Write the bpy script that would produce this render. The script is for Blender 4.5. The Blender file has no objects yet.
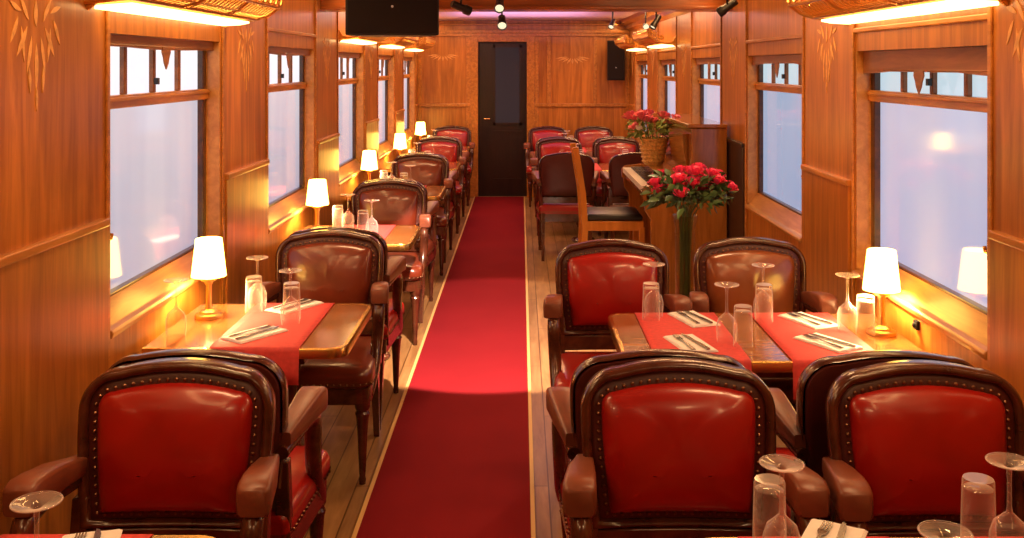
import bpy, math, random
from mathutils import Vector, Matrix
random.seed(7)
C = bpy.context.scene.collection
PI = math.pi
H = 1.68            # camera height
XL, XR = 1.32, 1.39  # inner faces of the side walls (left negative)
FAR = 12.8

# ------------------------------------------------------------------ helpers
class MB:
    def __init__(s): s.v = []; s.f = []
    def add(s, vs, fs):
        o = len(s.v); s.v += [tuple(p) for p in vs]; s.f += [tuple(i + o for i in f) for f in fs]; return s
    def box(s, x0, x1, y0, y1, z0, z1):
        x0, x1 = min(x0, x1), max(x0, x1); y0, y1 = min(y0, y1), max(y0, y1); z0, z1 = min(z0, z1), max(z0, z1)
        vs = [(x, y, z) for z in (z0, z1) for y in (y0, y1) for x in (x0, x1)]
        return s.add(vs, [(0,2,3,1),(4,5,7,6),(0,1,5,4),(2,6,7,3),(0,4,6,2),(1,3,7,5)])
    def loft(s, loops, close=True, cap0=True, cap1=True):
        n = len(loops[0]); vs = [p for l in loops for p in l]; fs = []
        for i in range(len(loops)-1):
            for j in range(n if close else n-1):
                k = (j+1) % n
                fs.append((i*n+j, i*n+k, (i+1)*n+k, (i+1)*n+j))
        if cap0: fs.append(tuple(range(n-1, -1, -1)))
        if cap1: fs.append(tuple((len(loops)-1)*n+j for j in range(n)))
        return s.add(vs, fs)
    def lathe(s, prof, c=(0,0,0), seg=20, cap0=False, cap1=False):
        loops = [[(c[0]+r*math.cos(2*PI*j/seg), c[1]+r*math.sin(2*PI*j/seg), c[2]+z) for j in range(seg)] for r, z in prof]
        return s.loft(loops, True, cap0, cap1)
    def tube(s, pts, r, seg=8, cap=True, flat=1.0):
        pts = [Vector(p) for p in pts]; n = len(pts); loops = []
        rs = r if isinstance(r, (list, tuple)) else [r]*n
        up = None
        for i, p in enumerate(pts):
            t = (pts[min(i+1, n-1)] - pts[max(i-1, 0)])
            t = t.normalized() if t.length > 1e-9 else Vector((0,0,1))
            if up is None:
                up = Vector((0,0,1)) if abs(t.z) < .9 else Vector((0,1,0))
            a = t.cross(up)
            if a.length < 1e-6: a = t.cross(Vector((1,0,0)))
            a.normalize(); b = a.cross(t).normalized(); up = b
            loops.append([p + a*(rs[i]*math.cos(2*PI*j/seg)) + b*(rs[i]*flat*math.sin(2*PI*j/seg)) for j in range(seg)])
        return s.loft(loops, True, cap, cap)
    def prism(s, poly, axis, a, b):
        """poly: 2D points, extruded along axis from a to b (x:(y,z), y:(x,z), z:(x,y))"""
        def P(u, v, w): return {'x': (w,u,v), 'y': (u,w,v), 'z': (u,v,w)}[axis]
        return s.loft([[P(u,v,a) for u,v in poly], [P(u,v,b) for u,v in poly]])
    def dome(s, c, n, r, h, seg=6):
        c = Vector(c); n = Vector(n).normalized(); a = n.orthogonal().normalized(); b = n.cross(a)
        l1 = [c + (a*math.cos(2*PI*j/seg)+b*math.sin(2*PI*j/seg))*r for j in range(seg)]
        l2 = [c + n*h*.75 + (a*math.cos(2*PI*j/seg)+b*math.sin(2*PI*j/seg))*r*.6 for j in range(seg)]
        vs = l1 + l2 + [c+n*h]; fs = []
        for j in range(seg):
            k = (j+1) % seg
            fs += [(j,k,seg+k,seg+j), (seg+j, seg+k, 2*seg)]
        return s.add(vs, fs)
    def map(s, fn): s.v = [tuple(fn(*p)) for p in s.v]; return s
    def build(s, name, mat, parent=None, smooth=40, bevel=0, loc=None, subsurf=0):
        me = bpy.data.meshes.new(name); me.from_pydata(s.v, [], s.f)
        import bmesh
        bm = bmesh.new(); bm.from_mesh(me); bmesh.ops.recalc_face_normals(bm, faces=bm.faces); bm.to_mesh(me); bm.free()
        if smooth:
            me.polygons.foreach_set('use_smooth', [True]*len(me.polygons)); me.set_sharp_from_angle(angle=math.radians(smooth))
        me.update()
        o = bpy.data.objects.new(name, me); C.objects.link(o)
        if mat: me.materials.append(mat)
        if parent: o.parent = parent
        if loc: o.location = loc
        if bevel:
            m = o.modifiers.new('bevel', 'BEVEL'); m.width = bevel; m.segments = 2; m.limit_method = 'ANGLE'; m.angle_limit = math.radians(40)
        if subsurf:
            m = o.modifiers.new('sub', 'SUBSURF'); m.levels = subsurf; m.render_levels = subsurf
        return o

def tag(o, label=None, cat=None, group=None, kind=None):
    if label: o['label'] = label
    if cat: o['category'] = cat
    if group: o['group'] = group
    if kind: o['kind'] = kind
    return o
def empty(name, loc=(0,0,0), rz=0):
    o = bpy.data.objects.new(name, None); o.empty_display_size = .1
    C.objects.link(o); o.location = loc; o.rotation_euler = (0,0,rz); return o
def copy_tree(o, parent=None):
    c = o.copy(); C.objects.link(c)
    if parent: c.parent = parent
    for ch in list(o.children): copy_tree(ch, c)
    return c
_used = set()
def place(proto, loc, rz=0, label=None, cat=None, group=None, rot=None, scale=None):
    if proto.name not in _used: o = proto; _used.add(proto.name)
    else: o = copy_tree(proto)
    o.location = loc; o.rotation_euler = rot if rot else (0,0,rz)
    if scale: o.scale = scale
    return tag(o, label, cat, group)

# ------------------------------------------------------------------ materials
def mat(name): 
    m = bpy.data.materials.new(name); m.use_nodes = True
    nt = m.node_tree; return m, nt, nt.nodes['Principled BSDF']
def plain(name, col, rough=.5, metal=0, spec=.5, coat=0, emis=None, es=0, noise=0, nscale=30, bump=0):
    m, nt, b = mat(name)
    b.inputs['Base Color'].default_value = (*col, 1); b.inputs['Roughness'].default_value = rough
    b.inputs['Metallic'].default_value = metal; b.inputs['Specular IOR Level'].default_value = spec
    b.inputs['Coat Weight'].default_value = coat; b.inputs['Coat Roughness'].default_value = .12
    if emis: b.inputs['Emission Color'].default_value = (*emis, 1); b.inputs['Emission Strength'].default_value = es
    if noise or bump:
        tc = nt.nodes.new('ShaderNodeTexCoord'); n = nt.nodes.new('ShaderNodeTexNoise')
        n.inputs['Scale'].default_value = nscale; n.inputs['Detail'].default_value = 4
        nt.links.new(tc.outputs['Object'], n.inputs['Vector'])
        if noise:
            r = nt.nodes.new('ShaderNodeValToRGB')
            r.color_ramp.elements[0].position = .3; r.color_ramp.elements[1].position = .7
            r.color_ramp.elements[0].color = (*[c*(1-noise) for c in col], 1); r.color_ramp.elements[1].color = (*[min(1, c*(1+noise)) for c in col], 1)
            nt.links.new(n.outputs['Fac'], r.inputs['Fac']); nt.links.new(r.outputs['Color'], b.inputs['Base Color'])
        if bump:
            bp = nt.nodes.new('ShaderNodeBump'); bp.inputs['Strength'].default_value = bump; bp.inputs['Distance'].default_value = .004
            nt.links.new(n.outputs['Fac'], bp.inputs['Height']); nt.links.new(bp.outputs['Normal'], b.inputs['Normal'])
    return m
def wood(name, dark, light, scale=(14,14,1.2), rough=.3, coat=.25, plank=None):
    m, nt, b = mat(name)
    tc = nt.nodes.new('ShaderNodeTexCoord'); mp = nt.nodes.new('ShaderNodeMapping'); mp.inputs['Scale'].default_value = scale
    n = nt.nodes.new('ShaderNodeTexNoise'); n.inputs['Scale'].default_value = 2.2; n.inputs['Detail'].default_value = 7; n.inputs['Roughness'].default_value = .62; n.inputs['Distortion'].default_value = .6
    r = nt.nodes.new('ShaderNodeValToRGB'); r.color_ramp.elements[0].position = .34; r.color_ramp.elements[1].position = .66
    r.color_ramp.elements[0].color = (*dark, 1); r.color_ramp.elements[1].color = (*light, 1)
    L = nt.links.new
    L(tc.outputs['Object'], mp.inputs['Vector']); L(mp.outputs['Vector'], n.inputs['Vector']); L(n.outputs['Fac'], r.inputs['Fac'])
    # broad figure
    n2 = nt.nodes.new('ShaderNodeTexNoise'); n2.inputs['Scale'].default_value = 1.6; n2.inputs['Detail'].default_value = 3
    L(tc.outputs['Object'], n2.inputs['Vector'])
    r2 = nt.nodes.new('ShaderNodeValToRGB'); r2.color_ramp.elements[0].position = .3; r2.color_ramp.elements[1].position = .7
    r2.color_ramp.elements[0].color = (.72,.72,.72,1); r2.color_ramp.elements[1].color = (1.1,1.1,1.1,1)
    L(n2.outputs['Fac'], r2.inputs['Fac'])
    mx = nt.nodes.new('ShaderNodeMix'); mx.data_type = 'RGBA'; mx.blend_type = 'MULTIPLY'; mx.inputs[0].default_value = 1
    L(r.outputs['Color'], mx.inputs[6]); L(r2.outputs['Color'], mx.inputs[7])
    out = mx.outputs[2]
    if plank:
        br = nt.nodes.new('ShaderNodeTexBrick'); br.inputs['Color1'].default_value = (1,1,1,1); br.inputs['Color2'].default_value = (.8,.8,.8,1); br.inputs['Mortar'].default_value = (.3,.25,.2,1)
        br.inputs['Scale'].default_value = 1; br.inputs['Brick Width'].default_value = 1.6; br.inputs['Row Height'].default_value = plank; br.inputs['Mortar Size'].default_value = .003
        mp2 = nt.nodes.new('ShaderNodeMapping'); mp2.inputs['Rotation'].default_value = (0,0,PI/2)
        L(tc.outputs['Object'], mp2.inputs['Vector']); L(mp2.outputs['Vector'], br.inputs['Vector'])
        m2 = nt.nodes.new('ShaderNodeMix'); m2.data_type = 'RGBA'; m2.blend_type = 'MULTIPLY'; m2.inputs[0].default_value = 1
        L(out, m2.inputs[6]); L(br.outputs['Color'], m2.inputs[7]); out = m2.outputs[2]
    L(out, b.inputs['Base Color'])
    b.inputs['Roughness'].default_value = rough; b.inputs['Coat Weight'].default_value = coat; b.inputs['Coat Roughness'].default_value = .15
    return m
def glass(name, tint=(1,.98,.97), gl=.09, df=.7, mxv=1.0):
    m = bpy.data.materials.new(name); m.use_nodes = True; nt = m.node_tree; nt.nodes.clear()
    o = nt.nodes.new('ShaderNodeOutputMaterial'); t = nt.nodes.new('ShaderNodeBsdfTransparent'); g = nt.nodes.new('ShaderNodeBsdfGlossy')
    t.inputs['Color'].default_value = (*tint, 1); g.inputs['Roughness'].default_value = .06; g.inputs['Color'].default_value = (1,.97,.95,1)
    lw = nt.nodes.new('ShaderNodeLayerWeight'); lw.inputs['Blend'].default_value = .35
    d = nt.nodes.new('ShaderNodeBsdfDiffuse'); d.inputs['Color'].default_value = (.95,.88,.85,1)
    r = nt.nodes.new('ShaderNodeMapRange'); r.inputs['To Min'].default_value = gl; r.inputs['To Max'].default_value = mxv
    mx = nt.nodes.new('ShaderNodeMixShader'); mg = nt.nodes.new('ShaderNodeMixShader'); mg.inputs[0].default_value = df
    L = nt.links.new
    pw = nt.nodes.new('ShaderNodeMath'); pw.operation = 'POWER'; pw.inputs[1].default_value = 1.6; L(lw.outputs['Facing'], pw.inputs[0]); L(pw.outputs[0], r.inputs['Value']); L(r.outputs['Result'], mx.inputs[0]); L(g.outputs[0], mg.inputs[1]); L(d.outputs[0], mg.inputs[2])
    L(t.outputs[0], mx.inputs[1]); L(mg.outputs[0], mx.inputs[2]); L(mx.outputs[0], o.inputs['Surface'])
    return m
def pane_mat(name, top, bot, strength, z0, z1):
    m, nt, b = mat(name); L = nt.links.new
    tc = nt.nodes.new('ShaderNodeTexCoord'); sx = nt.nodes.new('ShaderNodeSeparateXYZ'); L(tc.outputs['Object'], sx.inputs[0])
    mr = nt.nodes.new('ShaderNodeMapRange'); mr.inputs['From Min'].default_value = z0; mr.inputs['From Max'].default_value = z1; L(sx.outputs['Z'], mr.inputs['Value'])
    mp = nt.nodes.new('ShaderNodeMapping'); mp.inputs['Scale'].default_value = (1,3.2,.5); L(tc.outputs['Object'], mp.inputs['Vector'])
    n = nt.nodes.new('ShaderNodeTexNoise'); n.inputs['Scale'].default_value = 1.5; n.inputs['Detail'].default_value = 2; L(mp.outputs['Vector'], n.inputs['Vector'])
    ad = nt.nodes.new('ShaderNodeMath'); ad.operation = 'MULTIPLY_ADD'; ad.inputs[1].default_value = .9; ad.inputs[2].default_value = -.45; L(n.outputs['Fac'], ad.inputs[0])
    sm = nt.nodes.new('ShaderNodeMath'); sm.operation = 'ADD'; sm.use_clamp = True; L(ad.outputs[0], sm.inputs[0]); L(mr.outputs['Result'], sm.inputs[1])
    r = nt.nodes.new('ShaderNodeValToRGB'); r.color_ramp.elements[0].color = (*bot,1); r.color_ramp.elements[1].color = (*top,1); L(sm.outputs[0], r.inputs['Fac'])
    L(r.outputs['Color'], b.inputs['Emission Color']); b.inputs['Emission Strength'].default_value = strength
    b.inputs['Base Color'].default_value = (.12,.12,.14,1); b.inputs['Roughness'].default_value = .07; b.inputs['Specular IOR Level'].default_value = .6
    return m

M = dict(
    wall = wood('wall_veneer', (.35,.112,.015), (.66,.245,.038), (9,9,.7), .30, .12),
    trim = wood('trim_wood', (.40,.140,.022), (.68,.28,.052), (14,1.5,14), .3, .15),
    pale = wood('sill_wood', (.50,.20,.045), (.70,.33,.085), (12,1.2,12), .35, .2),
    darktrim = wood('window_frame_wood', (.05,.018,.007), (.13,.045,.015), (10,2,10), .35, .2),
    shadeboard = wood('shaded_board', (.018,.007,.004), (.04,.014,.007), (10,10,1), .4, .1),  # wainscot wood darkened to stand for the shade beside the piano
    inlay = plain('pale_inlay', (.74,.38,.11), .35, noise=.25, nscale=40),
    ceiling = plain('ceiling_paint', (.55,.40,.36), .4, noise=.1, nscale=4),
    beam = wood('beam_wood', (.26,.065,.012), (.46,.13,.022), (1.2,14,14), .3, .25),
    floor = wood('floor_boards', (.30,.15,.05), (.50,.28,.11), (10,1,10), .4, .15, plank=.11),
    carpet = plain('carpet_red', (.21,.010,.016), .95, spec=.1, noise=.06, nscale=2, bump=.0),
    brass = plain('brass', (.75,.46,.13), .25, 1),
    gold = plain('gilt', (.78,.45,.13), .3, 1),
    mahog = wood('mahogany', (.045,.012,.006), (.13,.035,.015), (6,6,6), .22, .5),
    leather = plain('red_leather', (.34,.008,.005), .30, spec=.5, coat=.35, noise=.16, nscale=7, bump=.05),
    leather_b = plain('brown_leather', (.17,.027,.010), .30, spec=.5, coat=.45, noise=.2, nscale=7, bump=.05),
    leather_sheen = plain('gold_sheen_leather', (.23,.058,.016), .27, spec=.5, coat=.5, noise=.2, nscale=7, bump=.05),  # brown leather with the golden highlight put into its base colour
    leather_d = plain('dark_leather', (.075,.012,.010), .38, noise=.2, nscale=9, bump=.05),
    armpad = plain('armpad_leather', (.20,.058,.030), .36, noise=.25, nscale=9, bump=.05),
    nail = plain('antique_nail', (.24,.12,.07), .3, 1),
    table = wood('table_veneer', (.30,.105,.026), (.42,.165,.043), (1.5,12,12), .12, .6),
    cloth = plain('runner_red', (.70,.075,.075), .65, spec=.35, noise=.1, nscale=60, bump=.1),
    linen = plain('white_linen', (.95,.94,.93), .7, spec=.2, noise=.04, nscale=30),
    steel = plain('cutlery_steel', (.30,.29,.29), .22, 1),
    shade = plain('lamp_shade_glow', (.9,.8,.6), .7, emis=(1,.60,.095), es=13),
    bulb = plain('bulb_glow', (.9,.8,.6), .6, emis=(1,.7,.35), es=15),
    strip = plain('strip_light_glow', (.9,.8,.6), .6, emis=(1,.62,.25), es=5),
    lens = plain('spot_lens_glow', (.3,.3,.25), .3, emis=(1,.85,.55), es=1.1),
    lampbase = plain('lamp_brass', (.80,.52,.20), .3, 1),
    black = plain('black_plastic', (.010,.008,.009), .55, spec=.3),
    blackmetal = plain('black_metal', (.02,.017,.017), .35, .3),
    grille = plain('speaker_mesh', (.012,.007,.008), .8, spec=.2, bump=.2, nscale=400),
    silver = plain('silver_badge', (.6,.6,.6), .3, 1),
    glass = glass('clear_glass'),
    vaseglass = glass('vase_glass', (.86,.84,.70), .04, .12, .5),
    pane_l = pane_mat('frosted_pane_left', (.95,.90,.98), (.55,.53,.72), .66, .85, 1.6),
    pane_r = pane_mat('frosted_pane_right', (.66,.68,.86), (.50,.54,.82), .74, .85, 1.6),
    pane_b = pane_mat('frosted_pane_blue', (.40,.52,.72), (.34,.45,.68), .8, .85, 1.6),
    tpane_l = pane_mat('bright_transom_pane', (1,1,1), (.9,.88,1), 1.0, 1.5, 1.8),
    tpane_r = pane_mat('cyan_transom_pane', (.62,.82,.86), (.55,.70,.82), .9, 1.5, 1.8),
    blind = wood('blind_wood', (.24,.075,.018), (.40,.14,.035), (14,1.5,14), .4, .1),
    piano = wood('piano_veneer', (.24,.078,.014), (.44,.16,.030), (8,8,.8), .14, .6),
    ivory = plain('piano_ivory', (.85,.80,.74), .3),
    ebony = plain('piano_ebony', (.01,.01,.012), .25),
    orange = wood('orange_beech', (.62,.22,.03), (.80,.33,.055), (10,10,1), .3, .3),
    blackseat = plain('black_leatherette', (.012,.010,.012), .35),
    rose = plain('rose_petal', (.80,.045,.13), .5, noise=.2, nscale=20),
    rosepink = plain('pink_petal', (.85,.16,.20), .5, noise=.25, nscale=20),
    leaf = plain('rose_leaf', (.055,.10,.022), .5, noise=.4, nscale=14),
    stem = plain('rose_stem', (.12,.16,.05), .5),
    leafpale = plain('pale_leaf', (.25,.34,.08), .5, noise=.4, nscale=14),
    white = plain('white_petal', (.85,.80,.62), .6),
    wicker = plain('gilt_wicker', (.72,.42,.12), .4, .2, noise=.3, nscale=60, bump=.4),
    doordark = wood('dark_door_wood', (.012,.005,.004), (.028,.010,.006), (8,8,1), .35, .2),
    doorpane = plain('dim_door_glass', (.03,.028,.035), .1, emis=(.30,.26,.32), es=.05, noise=0),
)

# ------------------------------------------------------------------ the room
WZ0, WZ1, WT0, WT1 = .913, 1.535, 1.58, 1.76      # lower pane, transom pane heights
WINL = [(3.20+2*n, 4.40+2*n) for n in range(5)]
WINR = [(2.97, 4.16), (4.93, 6.15)] + [(6.95+2*n, 8.13+2*n) for n in range(3)]
Y0 = -1.6
CEIL = 2.26
HEADZ = {-1: 1.786, 1: 1.742}

fl = MB().box(-XL-.3, XR+.3, Y0-.1, FAR+.6, -.1, 0).build('floor', M['floor'], smooth=0); tag(fl, kind='structure')
ce = MB().box(-XL-.3, XR+.3, Y0-.1, FAR+.3, CEIL, CEIL+.1).build('ceiling', M['ceiling'], smooth=0); tag(ce, kind='structure')
bk = MB().box(-XL-.3, XR+.3, Y0-.1, Y0, 0, CEIL).build('wall_rear', M['wall'], smooth=0); tag(bk, kind='structure')

def inlay(mb, s, w, yc, zc, sc=1.0):
    """flame-like plume of pale veneer leaves on a pilaster face"""
    x0 = s*(w-.0005); x1 = s*(w-.0010)
    cnt = [0]
    def leaf(y, z, ang, l, wd):
        cnt[0] += 1; x1 = s*(w-.0010-.00012*cnt[0])
        pts = []
        for k in range(9):
            t = k/8; pts.append((t*l, wd*math.sin(PI*t)**.8*(1-.35*t)))
        for k in range(7, 0, -1):
            t = k/8; pts.append((t*l, -wd*.45*math.sin(PI*t)))
        ca, sa = math.cos(ang), math.sin(ang)
        P = [(y+u*ca-v*sa, z+u*sa+v*ca) for u, v in pts]
        mb.prism(P, 'x', x0, x1)
    for i, (dy, dz, a, l, wd) in enumerate([(0,0,-90,.17,.020),(.03,.02,-75,.13,.016),(-.03,.02,-105,.13,.016),(.06,.05,-55,.12,.018),(-.06,.05,-125,.12,.018),
            (.10,.05,-100,.12,.014),(-.10,.05,-80,.12,.014),(.12,.08,-60,.10,.015),(-.12,.08,-120,.10,.015),(0,.05,90,.09,.02),(.05,.07,55,.10,.016),(-.05,.07,125,.10,.016),
            (.10,.10,20,.08,.014),(-.10,.10,160,.08,.014),(.05,-.08,-95,.09,.012),(-.05,-.08,-85,.09,.012),(0,-.15,-90,.08,.01)]):
        leaf(yc+dy*sc, zc+dz*sc, math.radians(a), l*sc, wd*sc)

def side_wall(s, w, wins, nm):
    mb = MB(); tr = MB(); inl = MB(); board = MB()
    spans = []; prev = Y0
    for a, b in wins: spans.append((prev, a)); prev = b
    spans.append((prev, FAR))
    hz = HEADZ[s]
    for a, b in spans: mb.box(s*w, s*(w+.28), a, b, 0, CEIL)
    for a, b in wins:
        mb.box(s*(w+.006), s*(w+.28), a, b, 0, .805)
        mb.box(s*(w+.004), s*(w+.28), a, b, hz, CEIL)
        mb.box(s*(w+.12), s*(w+.28), a, b, .8, hz)
        tr.box(s*(w-.008), s*(w+.02), a-.02, b+.02, hz+.075, hz+.095)      # cornice bead over the window
    for i, (a, b) in enumerate(spans):
        # vertical mouldings at both pilaster edges
        if a > 0: tr.box(s*(w-.009), s*w, a+.004, a+.028, 0, CEIL)
        if b < FAR-.1: tr.box(s*(w-.009), s*w, b-.028, b-.004, 0, CEIL)
        aa, bb = a+.04, b-.04
        if b > 12.6: bb = b
        dark = (s > 0 and 6 < a < 6.5)  # this pilaster's wainscot has its shadow painted in as darker wood
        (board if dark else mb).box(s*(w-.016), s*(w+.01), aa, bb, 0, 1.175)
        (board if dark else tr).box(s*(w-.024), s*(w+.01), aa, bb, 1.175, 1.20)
        if b-a > .3:
            ws = [( (a+b)/2 )] if a > 0 else [2.72, 2.2]
            for yc in ws: inlay(inl, s, w, yc, 1.745, .82)
    o = mb.build('wall_'+nm, M['wall'], smooth=0); tag(o, kind='structure')
    t = tr.build('trim_'+nm, M['trim'], smooth=0, bevel=.004); tag(t, kind='structure')
    i = inl.build('trim_inlay_'+nm, M['inlay'], smooth=0); tag(i, kind='structure')
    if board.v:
        b = board.build('trim_shaded_panel', M['shadeboard'], smooth=0, bevel=.004); tag(b, kind='structure')
side_wall(-1, XL, WINL, 'left'); side_wall(1, XR, WINR, 'right')

wn = 0
def make_window(s, w, a, b, pane, tpane, blind_z):
    global wn; wn += 1
    g = w+.085; hz = HEADZ[s]
    fr = MB()
    fr.box(s*(g-.022), s*(g+.03), a, a+.045, .85, hz); fr.box(s*(g-.022), s*(g+.03), b-.045, b, .85, hz)
    fr.box(s*(g-.022), s*(g+.03), a, b, .86, WZ0); fr.box(s*(g-.022), s*(g+.03), a, b, hz-.02, hz)
    root = fr.build('window_%d' % wn, M['darktrim'], smooth=0, bevel=.004); tag(root, kind='structure')
    tb = MB(); tb.box(s*(g-.034), s*(g+.03), a+.01, b-.01, WZ1, WT0); tb.box(s*(g-.042), s*(g), a+.01, b-.01, WZ1+.026, WZ1+.038)
    tb.build('transom_bar', M['pale'] if False else M['trim'], root, smooth=0, bevel=.003)
    mu = MB(); n = 4
    for k in range(1, n):
        y = a+.045+(b-a-.09)*k/n; mu.box(s*(g-.014), s*(g+.02), y-.013, y+.013, WT0, hz-.01)
    mu.build('mullion', M['blind'], root, smooth=0, bevel=.003)
    MB().box(s*(g+.004), s*(g+.016), a+.03, b-.03, .89, WZ1+.01).build('pane', pane, root, smooth=0)
    MB().box(s*(g+.004), s*(g+.016), a+.03, b-.03, WT0-.01, hz-.005).build('transom_pane', tpane, root, smooth=0)
    # sloping sill with a rounded nose
    si = MB().prism([(s*(g-.02), .905), (s*(w+.012), .835), (s*(w-.010), .832), (s*(w-.016), .822), (s*(w-.010), .805), (s*(g-.02), .805)], 'y', a+.002, b-.002)
    si.build('sill', M['pale'], root, smooth=0, bevel=.003)
    # light reveal boards lining the jambs
    jb = MB(); jb.box(s*(w+.003), s*(g-.02), a, a+.010, .84, hz); jb.box(s*(w+.003), s*(g-.02), b-.010, b, .84, hz)
    jb.build('jamb_lining', M['pale'], root, smooth=0)
    # rolled blind with a scalloped lower edge and a pull tab
    bl = MB(); pts = [(a+.012, hz-.002), (a+.012, blind_z)]
    m = 24
    for k in range(m+1):
        t = k/m; y = a+.012+(b-a-.024)*t
        z = blind_z + (.012*(1-math.sin(PI*t))-.012 if s < 0 else -.016*abs(math.cos(PI*t))**3)
        pts.append((y, z))
    pts += [(b-.012, blind_z), (b-.012, hz-.002)]
    bl.prism(pts, 'x', s*(w+.030), s*(w+.042))
    bl.tube([(s*(w+.036), a+.012, blind_z), (s*(w+.036), b-.012, blind_z)], .007, 8)
    bo = bl.build('blind', M['blind'], root, smooth=30)
    yc = (a+b)/2; z = blind_z
    tab = MB().prism([(yc-.04, z), (yc-.045, z-.02), (yc-.03, z-.04), (yc-.022, z-.06), (yc, z-.085), (yc+.022, z-.06), (yc+.03, z-.04), (yc+.045, z-.02), (yc+.04, z)], 'x', s*(w+.026), s*(w+.031))
    tab.build('pull_tab', M['blind'], bo, smooth=0)
    la = MB().box(s*(w+.004), s*(w+.03), a+.012, a+.022, 1.10, 1.16)
    la.tube([(s*(w+.012), a+.022, 1.12), (s*(w+.012), a+.05, 1.12), (s*(w+.012), a+.055, 1.135)], .006, 8)
    la.build('latch', M['brass'], root, smooth=30)
    if True:
        lb = MB().box(s*(g-.03), s*(g-.014), (a+b)/2-.012, (a+b)/2+.006, WT0+.03, WT0+.055); lb.build('transom_catch', M['blackmetal'], root, smooth=0)
    return root
for i, (a, b) in enumerate(WINL): make_window(-1, XL, a, b, M['pane_l'], M['tpane_l'], 1.752)
for i, (a, b) in enumerate(WINR): make_window(1, XR, a, b, M['pane_b'] if i == 1 else M['pane_r'], M['tpane_r'], [1.665, 1.70, 1.70, 1.70, 1.70][i])

# end wall with its doorway
DX0, DX1, DZ = -.55, .075, 1.99
ew = MB().box(-XL-.3, DX0, FAR, FAR+.2, 0, CEIL).box(DX1, XR+.3, FAR, FAR+.2, 0, CEIL).box(DX0, DX1, FAR, FAR+.2, DZ, CEIL)
tag(ew.build('wall_far', M['wall'], smooth=0), kind='structure')
tf = MB()
tf.box(DX0-.10, DX0, FAR-.025, FAR, 0, DZ+.09).box(DX1, DX1+.10, FAR-.025, FAR, 0, DZ+.09).box(DX0, DX1, FAR-.025, FAR, DZ, DZ+.09)
tf.box(-XL, XR, FAR-.06, FAR, 2.10, 2.14).box(-XL, XR, FAR-.04, FAR, 2.06, 2.10).box(-XL, XR, FAR-.09, FAR, 2.20, 2.215)
for x0, x1 in ((-XL, DX0-.10), (DX1+.10, XR)):
    tf.box(x0, x1, FAR-.028, FAR, 1.16, 1.20)
    tf.box(x0, x0+.05, FAR-.016, FAR, 0, 2.06); tf.box(x1-.05, x1, FAR-.016, FAR, 0, 2.06)
tf.box(.33, .38, FAR-.018, FAR, 1.2, 2.06); tf.box(.93, .97, FAR-.018, FAR, 1.2, 2.06)
tag(tf.build('trim_far', M['trim'], smooth=0, bevel=.004), kind='structure')
fi = MB()
def far_scroll(xc, zc, sc):
    for k in range(9):
        a = math.radians(200+k*17.5); fi.prism([(xc+math.cos(a)*sc*t+(-math.sin(a))*wv, zc+.06+math.sin(a)*sc*.45*t+math.cos(a)*wv*.6) for t, wv in ((.3,0),(.6,.02*sc/.3),(1,0),(.6,-.02*sc/.3))], 'y', FAR-.004, FAR-.001)
far_scroll(-1.0, 1.78, .22); far_scroll(.66, 1.75, .24)
tag(fi.build('trim_inlay_far', M['inlay'], smooth=0), kind='structure')
dr = MB().box(DX0, DX1, FAR+.10, FAR+.14, 0, DZ)
door = dr.build('door_1', M['doordark'], smooth=0); tag(door, kind='structure')
MB().box(-.33, -.02, FAR+.09, FAR+.10, .95, 1.92).build('door_pane', M['doorpane'], door, smooth=0)
df = MB()
for b4 in ((-.36,-.33,.92,1.95), (-.02,.01,.92,1.95), (-.36,.01,1.92,1.95), (-.36,.01,.92,.95)): df.box(b4[0], b4[1], FAR+.085, FAR+.10, b4[2], b4[3])
df.box(-.36,.01,FAR+.09,FAR+.1,.2,.23).box(-.36,.01,FAR+.09,FAR+.1,.82,.85)
df.build('door_moulding', M['doordark'], door, smooth=0)
dh = MB().tube([(-.47, FAR+.1, 1.0), (-.47, FAR+.05, 1.0), (-.40, FAR+.05, 1.0)], .009, 8); dh.build('door_handle', M['brass'], door)

# cross beam with its pilaster columns
bmx = MB().box(-XL, XR, 6.58, 6.82, 2.06, CEIL).box(-XL, XR, 6.56, 6.84, 2.05, 2.075)
tag(bmx.build('trim_cross_beam', M['beam'], smooth=0, bevel=.006), kind='structure')
co = MB()
for s, w in ((-1, XL), (1, XR)):
    co.prism([(s*w, 2.12), (s*(w-.05), 2.15), (s*(w-.06), 2.19), (s*(w-.12), 2.22), (s*(w-.13), CEIL), (s*w, CEIL)], 'y', Y0, FAR)
tag(co.build('trim_cornice', M['beam'], smooth=0), kind='structure')

# carpet
ca = MB(); ca.box(-.584, .036, Y0+.02, FAR-.03, 0, .012)
cr = ca.build('carpet_runner', M['carpet'], smooth=0); tag(cr, 'long plain red carpet runner laid down the aisle', 'carpet')
cb = MB().box(-.600, -.584, Y0+.02, FAR-.03, 0, .014).box(.036, .052, Y0+.02, FAR-.03, 0, .014)
cbo = cb.build('binding_strip', plain('yellow_binding', (.75,.48,.18), .5), cr, smooth=0); cbo['label'] = 'yellow edge strip of the carpet'

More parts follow.
